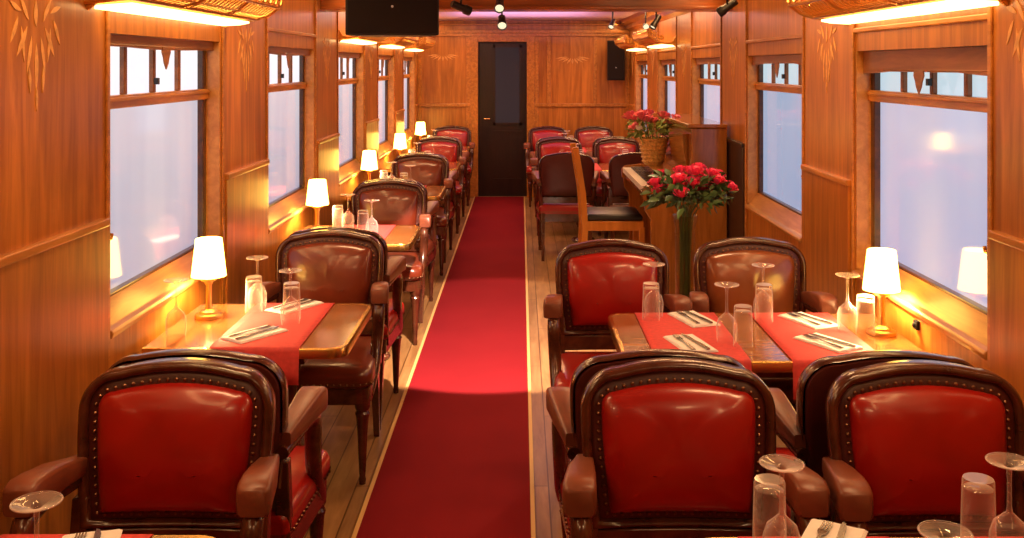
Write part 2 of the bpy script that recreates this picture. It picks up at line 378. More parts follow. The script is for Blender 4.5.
# ------------------------------------------------------------------ armchairs
def arch(w0, w1, z0, z1, r, bow, n=10):
    """closed outline (x,z): narrow at the bottom w0, w1 at shoulder, rounded top corners of radius r, bowed top"""
    L = []
    rb = .02
    # bottom left -> bottom right
    for k in range(7): L.append((-w0/2 + w0*k/6, z0))
    for k in range(1, 9):     # right side up
        t = k/9; L.append((w0/2+(w1-w0)/2*math.sin(t*PI/2), z0+(z1-r-bow-z0)*t))
    for k in range(n+1):      # right corner
        a = PI/2*k/n; L.append((w1/2-r+r*math.cos(a), z1-r-bow+r*math.sin(a)))
    m = 12
    for k in range(1, m):
        x = (w1/2-r)*(1-2*k/m); L.append((x, z1-bow*(x/(w1/2-r))**2))
    for k in range(n+1):
        a = PI/2+PI/2*k/n; L.append((-w1/2+r+r*math.cos(a), z1-r-bow+r*math.sin(a)))
    for k in range(8, 0, -1):
        t = k/9; L.append((-w0/2-(w1-w0)/2*math.sin(t*PI/2), z0+(z1-r-bow-z0)*t))
    return L
def backshape(x, y, z):
    """rake and gentle hollow of the chair back; local +y is the front of the chair"""
    return (x, y - .205 - .155*(z-.45) + .30*x*x, z)
def oloop(d, y, r=.095):
    return [(x, y, z) for x, z in arch(.445-2*d, .484-2*d, .545+d*.8, .935-d, max(r-d*1.15, .018), .018)]
def make_chair(kind):
    lea = M[{'red': 'leather', 'brown': 'leather_b', 'gold': 'leather_sheen'}[kind]]
    root = empty('armchair')
    f = MB(); f.loft([oloop(.006,-.030), oloop(0,-.022), oloop(0,.010), oloop(.005,.020), oloop(.013,.023), oloop(.021,.019), oloop(.026,.010), oloop(.026,-.02)], True, False, False)
    f.map(backshape)
    fr = f.build('back_frame', M['mahog'], root, smooth=50)
    b = MB(); b.loft([oloop(.025,.008), oloop(.032,.014), oloop(.052,.016)], True, False, False); b.map(backshape)
    bo = b.build('back_border', M['leather_d'], root, smooth=60)
    nl = MB(); pts = [backshape(*p) for p in oloop(.042,.016)]
    # evenly spaced nail heads
    acc = 0; step = .0215; P = [Vector(p) for p in pts]+[Vector(pts[0])]
    for i in range(len(P)-1):
        sgl = (P[i+1]-P[i]).length; d = step-acc
        while d <= sgl:
            nl.dome(P[i].lerp(P[i+1], d/sgl), (0,1,.1), .0055, .005); d += step
        acc = (acc+sgl) % step
    nl.build('nail_trim', M['nail'], bo, smooth=60)
    c = MB(); c.loft([oloop(d, yy, rr+d*1.15) for d, yy, rr in ((.050,.012,.034),(.0515,.022,.034),(.056,.033,.038),(.066,.045,.05),(.082,.055,.065),(.105,.063,.085),(.135,.069,.085),(.170,.072,.06),(.195,.073,.04))], True, False, True); c.map(backshape)
    c.build('back_cushion', lea, root, smooth=80)
    bp = MB(); bp.loft([oloop(.012,-.026), oloop(.014,-.036), oloop(.03,-.040), oloop(.1,-.044)], True, False, True); bp.map(backshape)
    bpo = bp.build('back_panel', M['leather_d'], root, smooth=60)
    # lower rail + stiles joining the back to the seat
    st = MB()
    for s in (-1, 1):
        st.loft([[backshape(s*.222+dx, dy, z) for dx, dy in ((-.019,-.02),(.019,-.02),(.019,.02),(-.019,.02))] for z in (.36,.45,.56,.62)])
    st.loft([[backshape(x, dy, z) for dy, z in ((-.018,.485),(.016,.485),(.018,.545),(-.018,.545))] for x in (-.21,-.1,0,.1,.21)])
    st.build('back_stile', M['mahog'], root, smooth=40, bevel=.004)
    # seat
    def sq(w, d, z, yb=-.22, e=.13, fb=.015):
        L = []; n = 8; r = .06; wb = w-.05
        # rounded trapezoid, front (y+) bowed
        cs = [(w/2-r, yb+d-r, 0), (-w/2+r, yb+d-r, 1), (-wb/2+.02, yb+.02, 2), (wb/2-.02, yb+.02, 3)]
        for cx, cy, q in cs:
            rr = r if q < 2 else .02
            for k in range(n+1):
                a = PI/2*q+PI/2*k/n; L.append((cx+rr*math.cos(a), cy+rr*math.sin(a)+(fb*(1-(cx/(w/2))**2) if q < 2 else 0), z))
        return L
    se = MB(); se.loft([sq(.52,.49,.395), sq(.53,.50,.41), sq(.53,.50,.445), sq(.52,.492,.462), sq(.49,.47,.474,-.21), sq(.40,.38,.484,-.17), sq(.25,.24,.488,-.10)])
    se.build('seat', lea, root, smooth=80)
    sr = MB(); sr.loft([sq(.50,.475,.325), sq(.515,.485,.33), sq(.515,.485,.395)])
    sro = sr.build('seat_rail', M['mahog'], root, smooth=40, bevel=.003)
    sn = MB()
    L = sq(.532,.50,.412)
    sn.loft([[(x*1.0, y, z+dz) for x, y, z in L] for dz in (-.006,.006)], True, False, False)
    P = [Vector(p) for p in L]+[Vector(L[0])]; acc = 0; step = .026
    for i in range(len(P)-1):
        sgl = (P[i+1]-P[i]).length; d = step-acc
        if sgl < 1e-6: continue
        while d <= sgl:
            q = P[i].lerp(P[i+1], d/sgl)
            if q.y > -.19: sn.dome(q, (q.x, q.y, 0), .006, .005)
            d += step
        acc = (acc+sgl) % step
    sn.build('seat_nail_trim', M['nail'], sro, smooth=60)
    # arms: padded leather rest, s-curved support, wooden under-rail
    for s in (-1, 1):
        path = [(s*.232,-.255,.700), (s*.240,-.19,.708), (s*.249,-.12,.718), (s*.256,-.04,.724), (s*.260,.000,.723), (s*.261,.022,.718)]
        ww = [.044,.054,.066,.075,.078,.076]; hh = [.038,.050,.062,.072,.076,.070]
        loops = []
        for (x, y, z), w, h in zip(path, ww, hh):
            lp = []
            for k in range(16):
                a = 2*PI*k/16; cx, cz = math.cos(a), math.sin(a)
                e = .34
                lp.append((x+w/2*math.copysign(abs(cx)**e, cx), y, z-.012+h/2*math.copysign(abs(cz)**e, cz)))
            loops.append(lp)
        tip = [(path[-1][0]+(p[0]-path[-1][0])*.84, p[1]+.009, path[-1][2]-.013+(p[2]-path[-1][2]+.012)*.84) for p in loops[-1]]
        ar = MB(); ar.loft(loops+[tip])
        ao = ar.build('armrest', M['armpad'], root, smooth=50)
        su = MB(); pp = [(s*.232,-.262,.655), (s*.240,-.17,.662), (s*.250,-.08,.672), (s*.256,.00,.668), (s*.257,.024,.640), (s*.255,.022,.58), (s*.252,.035,.51), (s*.250,.08,.44), (s*.248,.145,.385), (s*.244,.19,.345)]
        fine = []
        for i in range(len(pp)-1):
            for t in (0,.5): fine.append(Vector(pp[i]).lerp(Vector(pp[i+1]), t))
        fine.append(Vector(pp[-1]))
        for _ in range(2): fine = [fine[0]]+[(fine[i-1]+fine[i]*2+fine[i+1])/4 for i in range(1, len(fine)-1)]+[fine[-1]]
        su.tube(fine, [.018+.008*math.sin(PI*i/(len(fine)-1)) for i in range(len(fine))], 10)
        su.build('arm_support', M['mahog'], ao, smooth=60)
    for sx in (-1, 1):
        for sy in (-1, 1):
            lg = MB()
            if sy > 0:
                lg.lathe([(.0,.0),(.013,0),(.015,.02),(.012,.03),(.014,.05),(.020,.20),(.026,.27),(.030,.285),(.024,.295),(.031,.31),(.033,.39)], (sx*.222,.232,0), 14)
            else:
                lg.loft([[(sx*.205+dx*k, -.235-off+dy*k, z) for dx, dy in ((-.017,-.017),(.017,-.017),(.017,.017),(-.017,.017))] for z, off, k in ((0,.055,.75),(.12,.03,.85),(.25,.0,1),(.40,-.03,1.1))])
            lg.build('leg', M['mahog'], root, smooth=40)
    return root
chair_red, chair_brown, chair_gold = make_chair('red'), make_chair('brown'), make_chair('gold')
CH = {'red': chair_red, 'brown': chair_brown, 'gold': chair_gold}

ORD = ['nearest', 'second', 'third', 'fourth', 'fifth', 'sixth']
def tblname(side, i):
    return '%s %s-side table' % (['nearest','second','third','fourth','fifth','sixth'][i], side)
# left row: chairs towards the camera of each table face away, chairs beyond face us
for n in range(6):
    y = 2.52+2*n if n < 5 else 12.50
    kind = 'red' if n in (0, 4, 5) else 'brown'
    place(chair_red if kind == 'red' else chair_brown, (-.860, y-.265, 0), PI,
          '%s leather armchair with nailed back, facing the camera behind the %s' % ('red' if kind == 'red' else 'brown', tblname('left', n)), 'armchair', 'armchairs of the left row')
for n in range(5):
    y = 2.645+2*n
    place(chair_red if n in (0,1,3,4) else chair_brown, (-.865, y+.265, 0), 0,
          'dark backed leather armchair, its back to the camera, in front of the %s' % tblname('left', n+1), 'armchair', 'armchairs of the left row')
RX = (.395, .985)
def rchair(kind, x, y, face, label, rz=0):
    rz += PI if face else 0
    place(CH[kind], (x, y+(-.265 if face else .265), 0), rz, label, 'armchair', 'armchairs of the right row')
rchair('red', .392, 2.52, 1, 'deep red leather armchair facing the camera at front centre, aisle side', .0)
rchair('red', 1.003, 2.50, 1, 'bright red leather armchair facing the camera at the front by the right wall', .0)
rchair('red', .372, 2.64, 0, 'armchair seen from behind, just back of the front centre red armchair', .0)
rchair('red', .975, 2.63, 0, 'armchair seen from behind, just back of the front right red armchair', .0)
rchair('red', .388, 4.28, 1, 'red leather armchair facing the camera across the second right-side table, aisle side', .0)
rchair('gold', .985, 4.33, 1, 'brown leather armchair with painted-in golden sheen facing the camera beside the right window, behind the second right-side table', .0)
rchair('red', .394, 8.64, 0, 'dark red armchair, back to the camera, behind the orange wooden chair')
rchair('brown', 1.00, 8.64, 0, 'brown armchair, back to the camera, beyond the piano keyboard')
rchair('red', .394, 10.4, 1, 'red armchair facing the camera across the third right-side table, aisle side')
rchair('red', 1.00, 10.4, 1, 'red armchair facing the camera across the third right-side table, window side')
rchair('red', .394, 10.62, 0, 'armchair seen from behind before the last right-side table, aisle side')
rchair('red', 1.00, 10.62, 0, 'armchair seen from behind before the last right-side table, window side')
rchair('red', .33, 12.42, 1, 'red armchair against the end wall just right of the dark door')
rchair('red', .90, 12.42, 1, 'red armchair against the end wall below the hanging black speaker')

# ------------------------------------------------------------------ tables
TZ = .71
def make_table(side, length, depth):
    """origin on the wall line at the table's middle; runs towards the aisle along local x (away from wall = +x for left)"""
    root = empty('dining_table')
    d = -1 if side == 'right' else 1
    r = .06
    def outline(g):
        L = [(0, -depth/2-g), ]
        for k in range(7):
            a = -PI/2+PI/2*k/6; L.append((d*(length-r+(r+g)*math.cos(a)), -depth/2+r+(r+g)*math.sin(a)))
        for k in range(7):
            a = PI/2*k/6; L.append((d*(length-r+(r+g)*math.cos(a)), depth/2-r+(r+g)*math.sin(a)))
        L.append((0, depth/2+g)); return L
    MB().prism(outline(-.004), 'z', TZ-.030, TZ).build('table_top', M['table'], root, smooth=30)
    e = MB(); lo = [[(x,y,z) for x,y in outline(g)] for g, z in ((-.002,TZ-.036),(.004,TZ-.034),(.004,TZ-.004),(.001,TZ+.001),(-.012,TZ+.001),(-.012,TZ-.0005))]
    e.loft(lo, False, False, False); eo = e.build('brass_edge', M['brass'], root, smooth=40); eo['label'] = 'brass edge band'
    ap = MB().box(d*.01, d*(length-.16), -depth/2+.10, depth/2-.10, TZ-.085, TZ-.03); ap.build('apron', M['mahog'], root, smooth=0, bevel=.004)
    lg = MB(); lg.lathe([(0,0),(.11,0),(.115,.012),(.10,.03),(.045,.05),(.030,.09),(.038,.20),(.040,.25),(.026,.30),(.028,.50),(.040,.56),(.030,.58),(.075,.625),(.075,.63),(0,.63)], (d*(length-.26),0,0), 18)
    lg.build('pedestal', M['mahog'], root, smooth=40)
    wb = MB().box(d*.0, d*.04, -depth/2+.05, depth/2-.05, TZ-.10, TZ-.03); wb.build('wall_bracket', M['mahog'], root, smooth=0)
    return root
LL, RL = .695, 1.03
tl, tr_ = make_table('left', LL, .65), make_table('right', RL, .64)
LTY = [1.74]+[1.755+2*n for n in range(1, 6)]
RTY = [1.735, 3.60, 9.62, 11.58]
TLBL = {}
for n, y in enumerate(LTY):
    place(tl, (-XL+.02, y, 0), 0, 'narrow brass-edged wooden table for two, the %s' % tblname('left', n), 'table', 'tables of the left row')
for n, y in enumerate(RTY):
    place(tr_, (XR-.02, y, 0), 0, 'wide brass-edged wooden table for four, the %s' % tblname('right', n), 'table', 'tables of the right row')

# runners
def make_runner(width, depth, hang):
    mb = MB(); path = []
    g = .0045
    path += [(-depth/2-g-.006, TZ-hang), (-depth/2-g-.004, TZ-hang*.6), (-depth/2-g, TZ-.012), (-depth/2-g+.004, TZ+.001), (-depth/2+.01, TZ+.0035)]
    for k in range(1, 8): path.append((-depth/2+.01+(depth-.02)*k/8, TZ+.0035))
    path += [(depth/2-.01, TZ+.0035), (depth/2+g-.004, TZ+.001), (depth/2+g, TZ-.012), (depth/2+g+.004, TZ-hang*.6), (depth/2+g+.006, TZ-hang)]
    m = 10; loops = []
    for off in (0, .0025):
        for y, z in path: pass
    top = [[(-width/2+width*k/m, y+(math.copysign(.004*math.sin(k*1.7), y) if z < TZ-.05 else 0), z) for k in range(m+1)] for y, z in path]
    mb.loft(top, False, False, False)
    o = mb.build('table_runner', M['cloth'], smooth=60)
    md = o.modifiers.new('solid', 'SOLIDIFY'); md.thickness = .002; md.offset = 1
    return o
run = make_runner(.31, .65, .12); run_r = make_runner(.31, .64, .12)
for n, y in enumerate(LTY):
    place(run, (-.915, y, 0), 0, 'red cloth runner hanging over both edges of the %s' % tblname('left', n), 'table runner', 'red runners on the left tables')
for n, y in enumerate(RTY):
    place(run_r, (.60, y, 0), 0, 'red cloth runner on the aisle half of the %s' % tblname('right', n), 'table runner', 'red runners on the right tables')
    place(run_r, (1.045, y, 0), 0, 'red cloth runner on the window half of the %s' % tblname('right', n), 'table runner', 'red runners on the right tables')
TC = TZ+.0056   # top of the cloth

# lamps
def make_lamp():
    root = empty('table_lamp')
    MB().lathe([(0,0),(.050,0),(.052,.006),(.049,.014),(.036,.018),(.034,.026),(.022,.034),(.0,.036)], seg=28).build('base', M['lampbase'], root)
    MB().lathe([(0,.03),(.016,.034),(.011,.05),(.0105,.13),(.016,.138),(.016,.146),(.030,.150),(.030,.160),(.012,.164),(0,.165)], seg=18).build('stem', M['lampbase'], root)
    sh = MB().lathe([(.063,.172),(.064,.168),(.066,.168),(.0655,.172),(.050,.318),(.048,.320),(.046,.318),(.063,.172)], seg=32)
    bu = MB().lathe([(0,.160),(.004,.163),(.004,.226),(.018,.240),(.020,.254),(.014,.268),(0,.275)], seg=14); bu.build('bulb', M['bulb'], root)
    pl = bpy.data.lights.new('lamp_light', 'POINT'); pl.energy = 34; pl.color = (1,.66,.30); pl.shadow_soft_size = .02
    po = bpy.data.objects.new('lamp_light', pl); C.objects.link(po); po.parent = root; po.location = (0,0,.203)
    so = sh.build('shade', M['shade'], root, smooth=50); so['label'] = 'glowing cream tapered shade'
    return root
lamp = make_lamp()
LAMPL = [(-1.205, 3.86)] + [(-1.19, LTY[n]+.09) for n in range(2, 6)]
for n, (x, y) in enumerate(LAMPL):
    place(lamp, (x, y, TZ+.0005), 0, 'lit brass lamp with cream shade standing by the window on the %s' % tblname('left', n+1), 'lamp', 'table lamps of the left row', scale=(1,1,.95))
LAMPR = [(1.305, 3.62, 1)]
for x, y, n in LAMPR:
    place(lamp, (x, y, TZ+.0005), 0, 'lit brass lamp with cream shade standing by the window on the %s' % tblname('right', n), 'lamp', 'table lamps of the right row', scale=(1,1,.95))

# glasses (upturned)
def make_wine():
    p = [(.033,0),(.0345,.012),(.0365,.035),(.036,.058),(.029,.080),(.014,.094),(.006,.102),(.0042,.115),(.0040,.160),(.0050,.186),(.012,.192),(.030,.1955),(.0415,.199)]
    return MB().lathe(p, seg=28).tube([(.0415*math.cos(2*PI*k/28), .0415*math.sin(2*PI*k/28), .1995) for k in range(29)], .0017, 6).build('wine_glass', M['glass'], smooth=80)
def make_tumbler():
    p = [(.0335,0),(.0330,.04),(.0315,.10),(.0305,.134),(.029,.138),(.0,.138),(.0,.120),(.026,.120),(.0285,.118)]
    return MB().lathe(p, seg=28).build('tumbler', M['glass'], smooth=50)
wine, tumb = make_wine(), make_tumbler()
def setting(x, y, where, z=TC, dx=.05, dy=.05, wl=True, tl=True, gw=None, gt=None):
    if wl: place(wine, (x, y, z), 0, 'upturned stemmed wine glass %s' % where, 'wine glass', gw or 'upturned wine glasses')
    if tl: place(tumb, (x+dx, y+dy, z), 0, 'upturned straight tumbler %s' % where, 'tumbler', gt or 'upturned tumblers')
# nearest tables (bottom edge of the photo)
setting(-.850, 1.755, 'on the nearest left-side table', tl=False)
setting(.502, 1.925, 'on the nearest right-side table, beside the centre armchair', dx=-.005, dy=.075)
setting(.945, 1.935, 'on the nearest right-side table, at the right edge of the photo', dx=-.028, dy=.07)
setting(.700, 1.650, 'on the nearest right-side table, between the other two glasses', z=TZ+.001, tl=False)
# second left table
setting(-.862, 3.74, 'on the aisle half of the second left-side table', dx=-.012, dy=.07)
setting(-1.052, 3.99, 'on the window half of the second left-side table', dx=.004, dy=-.065)
setting(-1.240, 3.595, 'glowing beside the lamp on the second left-side table', z=TZ+.001, tl=False)
# second right table
setting(.513, 3.86, 'at the far aisle corner of the second right-side table', dx=-.018, dy=-.055)
setting(.720, 3.50, 'in the middle of the second right-side table', dx=.045, dy=-.055)
setting(.930, 3.84, 'before the golden-sheened brown armchair on the second right-side table', dx=-.010, dy=-.055)
setting(1.195, 3.66, 'beside the lamp on the second right-side table', dx=.045, dy=-.06, z=TC)
# farther tables
for n in range(2, 6):
    y = LTY[n]
    setting(-.85, y-.06, 'on the aisle side of the %s' % tblname('left', n), dx=-.055, dy=.03)
    setting(-1.03, y+.20, 'on the window side of the %s' % tblname('left', n), dx=-.055, dy=-.03)
for n in (2, 3):
    y = RTY[n]
    for x, a in ((.60, 'aisle'), (1.04, 'window')):
        setting(x-.06, y+.2, 'on the far %s corner of the %s' % (a, tblname('right', n)))
        setting(x-.10, y-.2, 'on the near %s corner of the %s' % (a, tblname('right', n)))

# napkins with cutlery
def make_napkin():
    mb = MB(); nx, ny = 14, 8
    W, D = .115, .215
    def sheet(z, amp, inset, ph):
        return [[(-W/2+inset+(W-2*inset)*i/ny, -D/2+inset+(D-2*inset)*j/nx, z+amp*math.sin(i*.9+ph)*math.sin(j*.55+ph*2)) for i in range(ny+1)] for j in range(nx+1)]
    for z, amp, inset, ph in ((.0008,.0004,0,.3),(.0034,.0007,.002,1.1),(.0060,.0009,.005,2.0)):
        t = sheet(z+.0018, amp, inset, ph); b = sheet(z, .0, inset, ph)
        mb.loft(t, False, False, False); mb.loft(b, False, False, False)
        ring_t = t[0]+[r[-1] for r in t[1:]]+t[-1][-2::-1]+[r[0] for r in t[-2:0:-1]]
        ring_b = b[0]+[r[-1] for r in b[1:]]+b[-1][-2::-1]+[r[0] for r in b[-2:0:-1]]
        mb.loft([ring_b, ring_t], True, False, False)
    return mb.build('napkin', M['linen'], smooth=50)
def make_fork():
    mb = MB()
    mb.loft([[(sx*w, y, z+sz*.0012) for sx, sz in ((-1,-1),(1,-1),(1,1),(-1,1))] for y, w, z in ((-.09,.0075,.002),(-.06,.006,.003),(-.02,.0035,.004),(.02,.003,.005),(.035,.009,.004),(.05,.011,.003))])
    for k in range(4):
        x = -.0085+k*.0057; mb.loft([[(x+sx*.0016, y, z+sz*.001) for sx, sz in ((-1,-1),(1,-1),(1,1),(-1,1))] for y, z in ((.048,.003),(.07,.0025),(.09,.0045))])
    return mb.build('fork', M['steel'], smooth=40)
def make_knife():
    mb = MB()
    mb.loft([[(sx*w, y, .003+sz*.0022) for sx, sz in ((-1,-1),(1,-1),(1,1),(-1,1))] for y, w in ((-.10,.006),(-.06,.0075),(-.01,.006))])
    mb.prism([(-.006,-.01),(.006,-.01),(.007,.03),(.007,.08),(.003,.10),(-.004,.105),(-.006,.08)], 'z', .0022, .0042)
    return mb.build('knife', M['steel'], smooth=40)
nap, fork, knife = make_napkin(), make_fork(), make_knife()
def napset(x, y, rz, where, z=TC, cut=True):
    place(nap, (x, y, z), rz, 'folded white napkin %s' % where, 'napkin', 'folded white napkins')
    if cut:
        c, s_ = math.cos(rz), math.sin(rz)
        for o, d, nm, gr in ((fork, -.022, 'fork', 'forks on the napkins'), (knife, .018, 'knife', 'knives on the napkins')):
            place(o, (x+d*c, y+d*s_, z+.0086), rz+(.06 if nm == 'knife' else -.04), 'steel %s lying on the napkin %s' % (nm, where), nm, gr)
napset(-.955, 3.585, -.62, 'at the near edge of the second left-side table')
napset(-.905, 4.000, -.55, 'at the far edge of the second left-side table')
napset(.655, 3.80, .30, 'at the far aisle side of the second right-side table')
napset(.585, 3.46, .24, 'at the near aisle side of the second right-side table')
napset(1.085, 3.78, .42, 'at the far window side of the second right-side table')
napset(1.065, 3.475, .52, 'at the near window side of the second right-side table')
napset(-.855, 1.955, .25, 'at the far edge of the nearest left-side table')
napset(.615, 2.0, -.5, 'at the far edge of the nearest right-side table')
for n in range(2, 5): napset(-.86, LTY[n]-.2, .3, 'on the %s' % tblname('left', n), cut=False)

# ------------------------------------------------------------------ luggage racks
def make_rack(s, length):
    """origin on the wall line, local y along the car, projecting towards the aisle (-s)"""
    root = empty('luggage_rack')
    d = -s
    prof = [(0,1.875), (.06,1.880), (.13,1.888), (.19,1.905), (.235,1.94), (.255,1.985), (.245,2.01)]
    L = length/2
    fm = MB()
    for x, z in (prof[0], prof[2], prof[4], prof[6]): fm.tube([(d*(x+.004), -L, z), (d*(x+.004), L, z)], .0085, 8)
    for y in (-L, -L/3, L/3, L): fm.tube([(d*x, y, z) for x, z in prof], .0085, 8)
    fo = fm.build('rack_frame', M['gold'], root)
    nt = MB(); n = int(length/.045)
    for k in range(n):
        y = -L+length*(k+.5)/n
        for sg in (-1, 1):
            nt.tube([(d*x, max(-L, min(L, y+sg*.10*(x/.25))), z) for x, z in prof], .0028, 5)
    nt.build('rack_netting', M['gold'], fo)
    sc = MB()
    for e in (-1, 1):
        for (cx, cz, r0) in ((.20,1.955,.032),(.13,1.93,.024),(.235,1.995,.022)):
            pts = []
            for k in range(22):
                a = k*.5; r = r0*(1-k/26); pts.append((d*(cx+r*math.cos(a)), e*L, cz+r*math.sin(a)))
            sc.tube(pts, .005, 6)
    n = int(length/.09)
    for k in range(n):
        y = -L+length*(k+.5)/n
        pts = [(d*.252, y+.030*math.cos(a*.5), 1.975+.030*math.sin(a*.5)) for a in range(14)]
        sc.tube(pts, .004, 6)
    sc.build('scroll_ornament', M['gold'], fo)
    stp = MB().prism([(d*.004,1.868),(d*.12,1.876),(d*.12,1.868),(d*.08,1.860),(d*.004,1.856)], 'y', -L+.06, L-.06)
    so = stp.build('strip_light', M['strip'], root, smooth=30); so['label'] = 'glowing warm strip light under the rack'
    for y in (-L+.02, L-.02): br = MB(); br.prism([(d*0,1.85),(d*0,1.95),(d*.03,1.90),(d*.10,1.885),(d*.03,1.872)], 'y', y-.008, y+.008); br.build('bracket', M['gold'], root, smooth=0)
    return root
rl, rr = make_rack(-1, 1.45), make_rack(1, 1.45)
for i, n in enumerate((0, 2, 3, 4)):
    a, b = WINL[n]; yc = (a+b)/2 - (.05 if n == 0 else 0)
    place(rl, (-XL+.0, yc, 0), 0, 'gilt luggage rack with scrolled ends above the %s left window' % ORD[n], 'luggage rack', 'luggage racks on the left wall', scale=(1, 1 if n == 0 else .8, 1))
for i, n in enumerate((0, 3, 4)):
    a, b = WINR[n]; yc = (a+b)/2 + (.0 if n == 0 else 0)
    place(rr, (XR, yc, 0), 0, 'gilt luggage rack with scrolled ends above the %s right window' % ORD[n], 'luggage rack', 'luggage racks on the right wall', scale=(1, 1 if n == 0 else .8, 1))

# ------------------------------------------------------------------ speakers and spotlights
def make_speaker(name, w, h, d, loc, rz, label, pole):
    root = empty(name, loc, rz)
    pr = [(-w/2,-d/2),(w/2,-d/2),(w/2*.95,d*.1),(w/2*.6,d/2),(-w/2*.6,d/2),(-w/2*.95,d*.1)]
    MB().prism(pr, 'z', 0, h).build('cabinet', M['black'], root, smooth=0, bevel=.008)
    MB().box(-w/2+.012, w/2-.012, -d/2-.008, -d/2, .012, h-.012).build('grille', M['grille'], root, smooth=0, bevel=.004)
    mb = MB(); mb.lathe([(0,0),(.007,0),(.007,.002),(0,.003)], seg=14); mb.map(lambda x,y,z: (x, -d/2-.008-z, y+min(h*.55, .16))); mb.build('badge', M['silver'], root)
    pole(root)
    tag(root, label, 'speaker'); return root
def pole_up(root):
    mb = MB().tube([(0,0,.30),(0,0,CEIL-1.86)], .018, 10).box(-.09,.09,-.05,.05,CEIL-1.86-.012,CEIL-1.86); mb.build('bracket', M['blackmetal'], root)
def pole_wall(root):
    mb = MB().tube([(0,.08,.25),(0,.16,.25)], .018, 8); mb.build('bracket', M['blackmetal'], root)
make_speaker('loudspeaker', .52, .345, .34, (-.735, 5.75, 1.852), .10, 'large black loudspeaker hanging from the ceiling over the left tables', pole_up)
make_speaker('loudspeaker', .22, .50, .22, (1.20, 12.62, 1.50), -.1, 'slim black loudspeaker mounted high on the end wall at right', pole_wall)

def make_spot():
    root = empty('spotlight')   # origin: lamp pivot; beam axis local -y
    bd = MB(); bd.lathe([(0,-.10),(.030,-.10),(.036,-.085),(.036,.03),(.046,.045),(.046,.10),(.041,.10),(.038,.07),(0,.07)], seg=18); bd.map(lambda x,y,z: (x,-z,y)); bd.build('housing', M['blackmetal'], root)
    ln = MB(); ln.lathe([(0,.088),(.025,.086),(.039,.080),(.039,.074),(0,.074)], seg=18); ln.map(lambda x,y,z: (x,-z,y)); ln.build('lens', M['lens'], root)
    return root
def make_spot_mount(root, h):
    pass
spot = make_spot()
def add_spot(x, y, z, aim, label, top=CEIL):
    d = (Vector(aim)-Vector((x,y,z))).normalized()
    q = Vector((0,-1,0)).rotation_difference(d)
    o = place(spot, (x,y,z), 0, label, 'spotlight', 'black ceiling spotlights', rot=q.to_euler(), scale=(.66,.66,.66))
    # yoke and drop rod, built in the lamp's own frame
    inv = q.to_matrix().inverted()
    P = [inv @ (Vector(v)/.66) for v in ((0,0,0),(0,0,.06),(0,0,top-z))]
    mb = MB().tube(P, .009, 8); mb.build('drop_rod', M['blackmetal'], o)
    return o
add_spot(-.118, 6.2, 1.955, (-.05, 4.2, .9), 'lower lamp of the double spotlight before the dark door, lens towards camera')
add_spot(-.130, 6.10, 2.055, (-.15, 4.0, 1.0), 'upper lamp of the double spotlight before the dark door, at the top edge')
add_spot(-.37, 6.15, 2.04, (.2, 6.5, 1.80), 'slanting black spotlight between the big loudspeaker and the double spotlight')
add_spot(1.26, 6.1, 2.04, (.8, 6.3, 1.7), 'slanting black spotlight at the top of the right pillar')
add_spot(1.16, 8.6, 2.06, (.6, 8.2, 1.2), 'black spotlight high over the roses on the piano, pointing left')
add_spot(1.16, 9.3, 2.05, (1.0, 6, 1.5), 'black spotlight above the far right windows, lens towards camera')
add_spot(.95, 10.4, 2.12, (.4, 9, 1), 'small black spotlight hanging near the end wall cornice at right')

# ------------------------------------------------------------------ piano
PX, PY = 1.366, 6.62      # near right corner on the floor
pr = empty('upright_piano', (PX, PY, 0)); tag(pr, 'brown upright piano against the right wall with its keyboard towards the aisle', 'piano')
PLn = 1.40
MB().box(-.235, 0, .0, PLn, .80, 1.27).box(-.20, 0, 0, PLn, .02, .80).build('case', M['piano'], pr, smooth=0, bevel=.008)
MB().box(-.265, .0, -.015, PLn+.015, 1.27, 1.295).build('top_lid', M['piano'], pr, smooth=0, bevel=.006)
MB().box(-.54, -.20, 0, PLn, .79, .835).build('key_bed', M['piano'], pr, smooth=0, bevel=.006)
for y in (0, PLn-.05):
    ck = MB().prism([(-.56,.79),(-.56,.86),(-.535,.885),(-.44,.895),(-.32,.91),(-.235,.99),(-.20,.99),(-.20,.79)], 'y', y, y+.05)
    ck.build('cheek', M['piano'], pr, smooth=0, bevel=.004)
    lg = MB().prism([(-.50,.02),(-.50,.06),(-.46,.10),(-.455,.70),(-.53,.79),(-.20,.79),(-.20,.02)] if False else [(-.545,.79),(-.545,.72),(-.505,.66),(-.50,.1),(-.54,.06),(-.54,0),(-.20,0),(-.20,.79)], 'y', y, y+.05)
    lg.build('side_panel', M['piano'], pr, smooth=0, bevel=.004)
wk = MB(); nk = 46
for k in range(nk):
    y = .055+(PLn-.11)*k/nk; wk.box(-.555, -.36, y+.0008, y+(PLn-.11)/nk-.0008, .835, .872)
wk.build('white_keys', M['ivory'], pr, smooth=0)
bk_ = MB()
for k in range(nk-1):
    if k % 7 in (2, 6): continue
    y = .055+(PLn-.11)*(k+1)/nk; bk_.box(-.495, -.41, y-.007, y+.007, .872, .886)
bk_.build('black_keys', M['ebony'], pr, smooth=0)
MB().box(-.41, -.235, .05, PLn-.05, .835, .93).build('fall_board', M['piano'], pr, smooth=0, bevel=.006)
MB().prism([(-.245,.98),(-.235,.98),(-.235,1.22),(-.275,1.22)], 'y', .15, .80).build('music_desk', M['piano'], pr, smooth=0, bevel=.003)

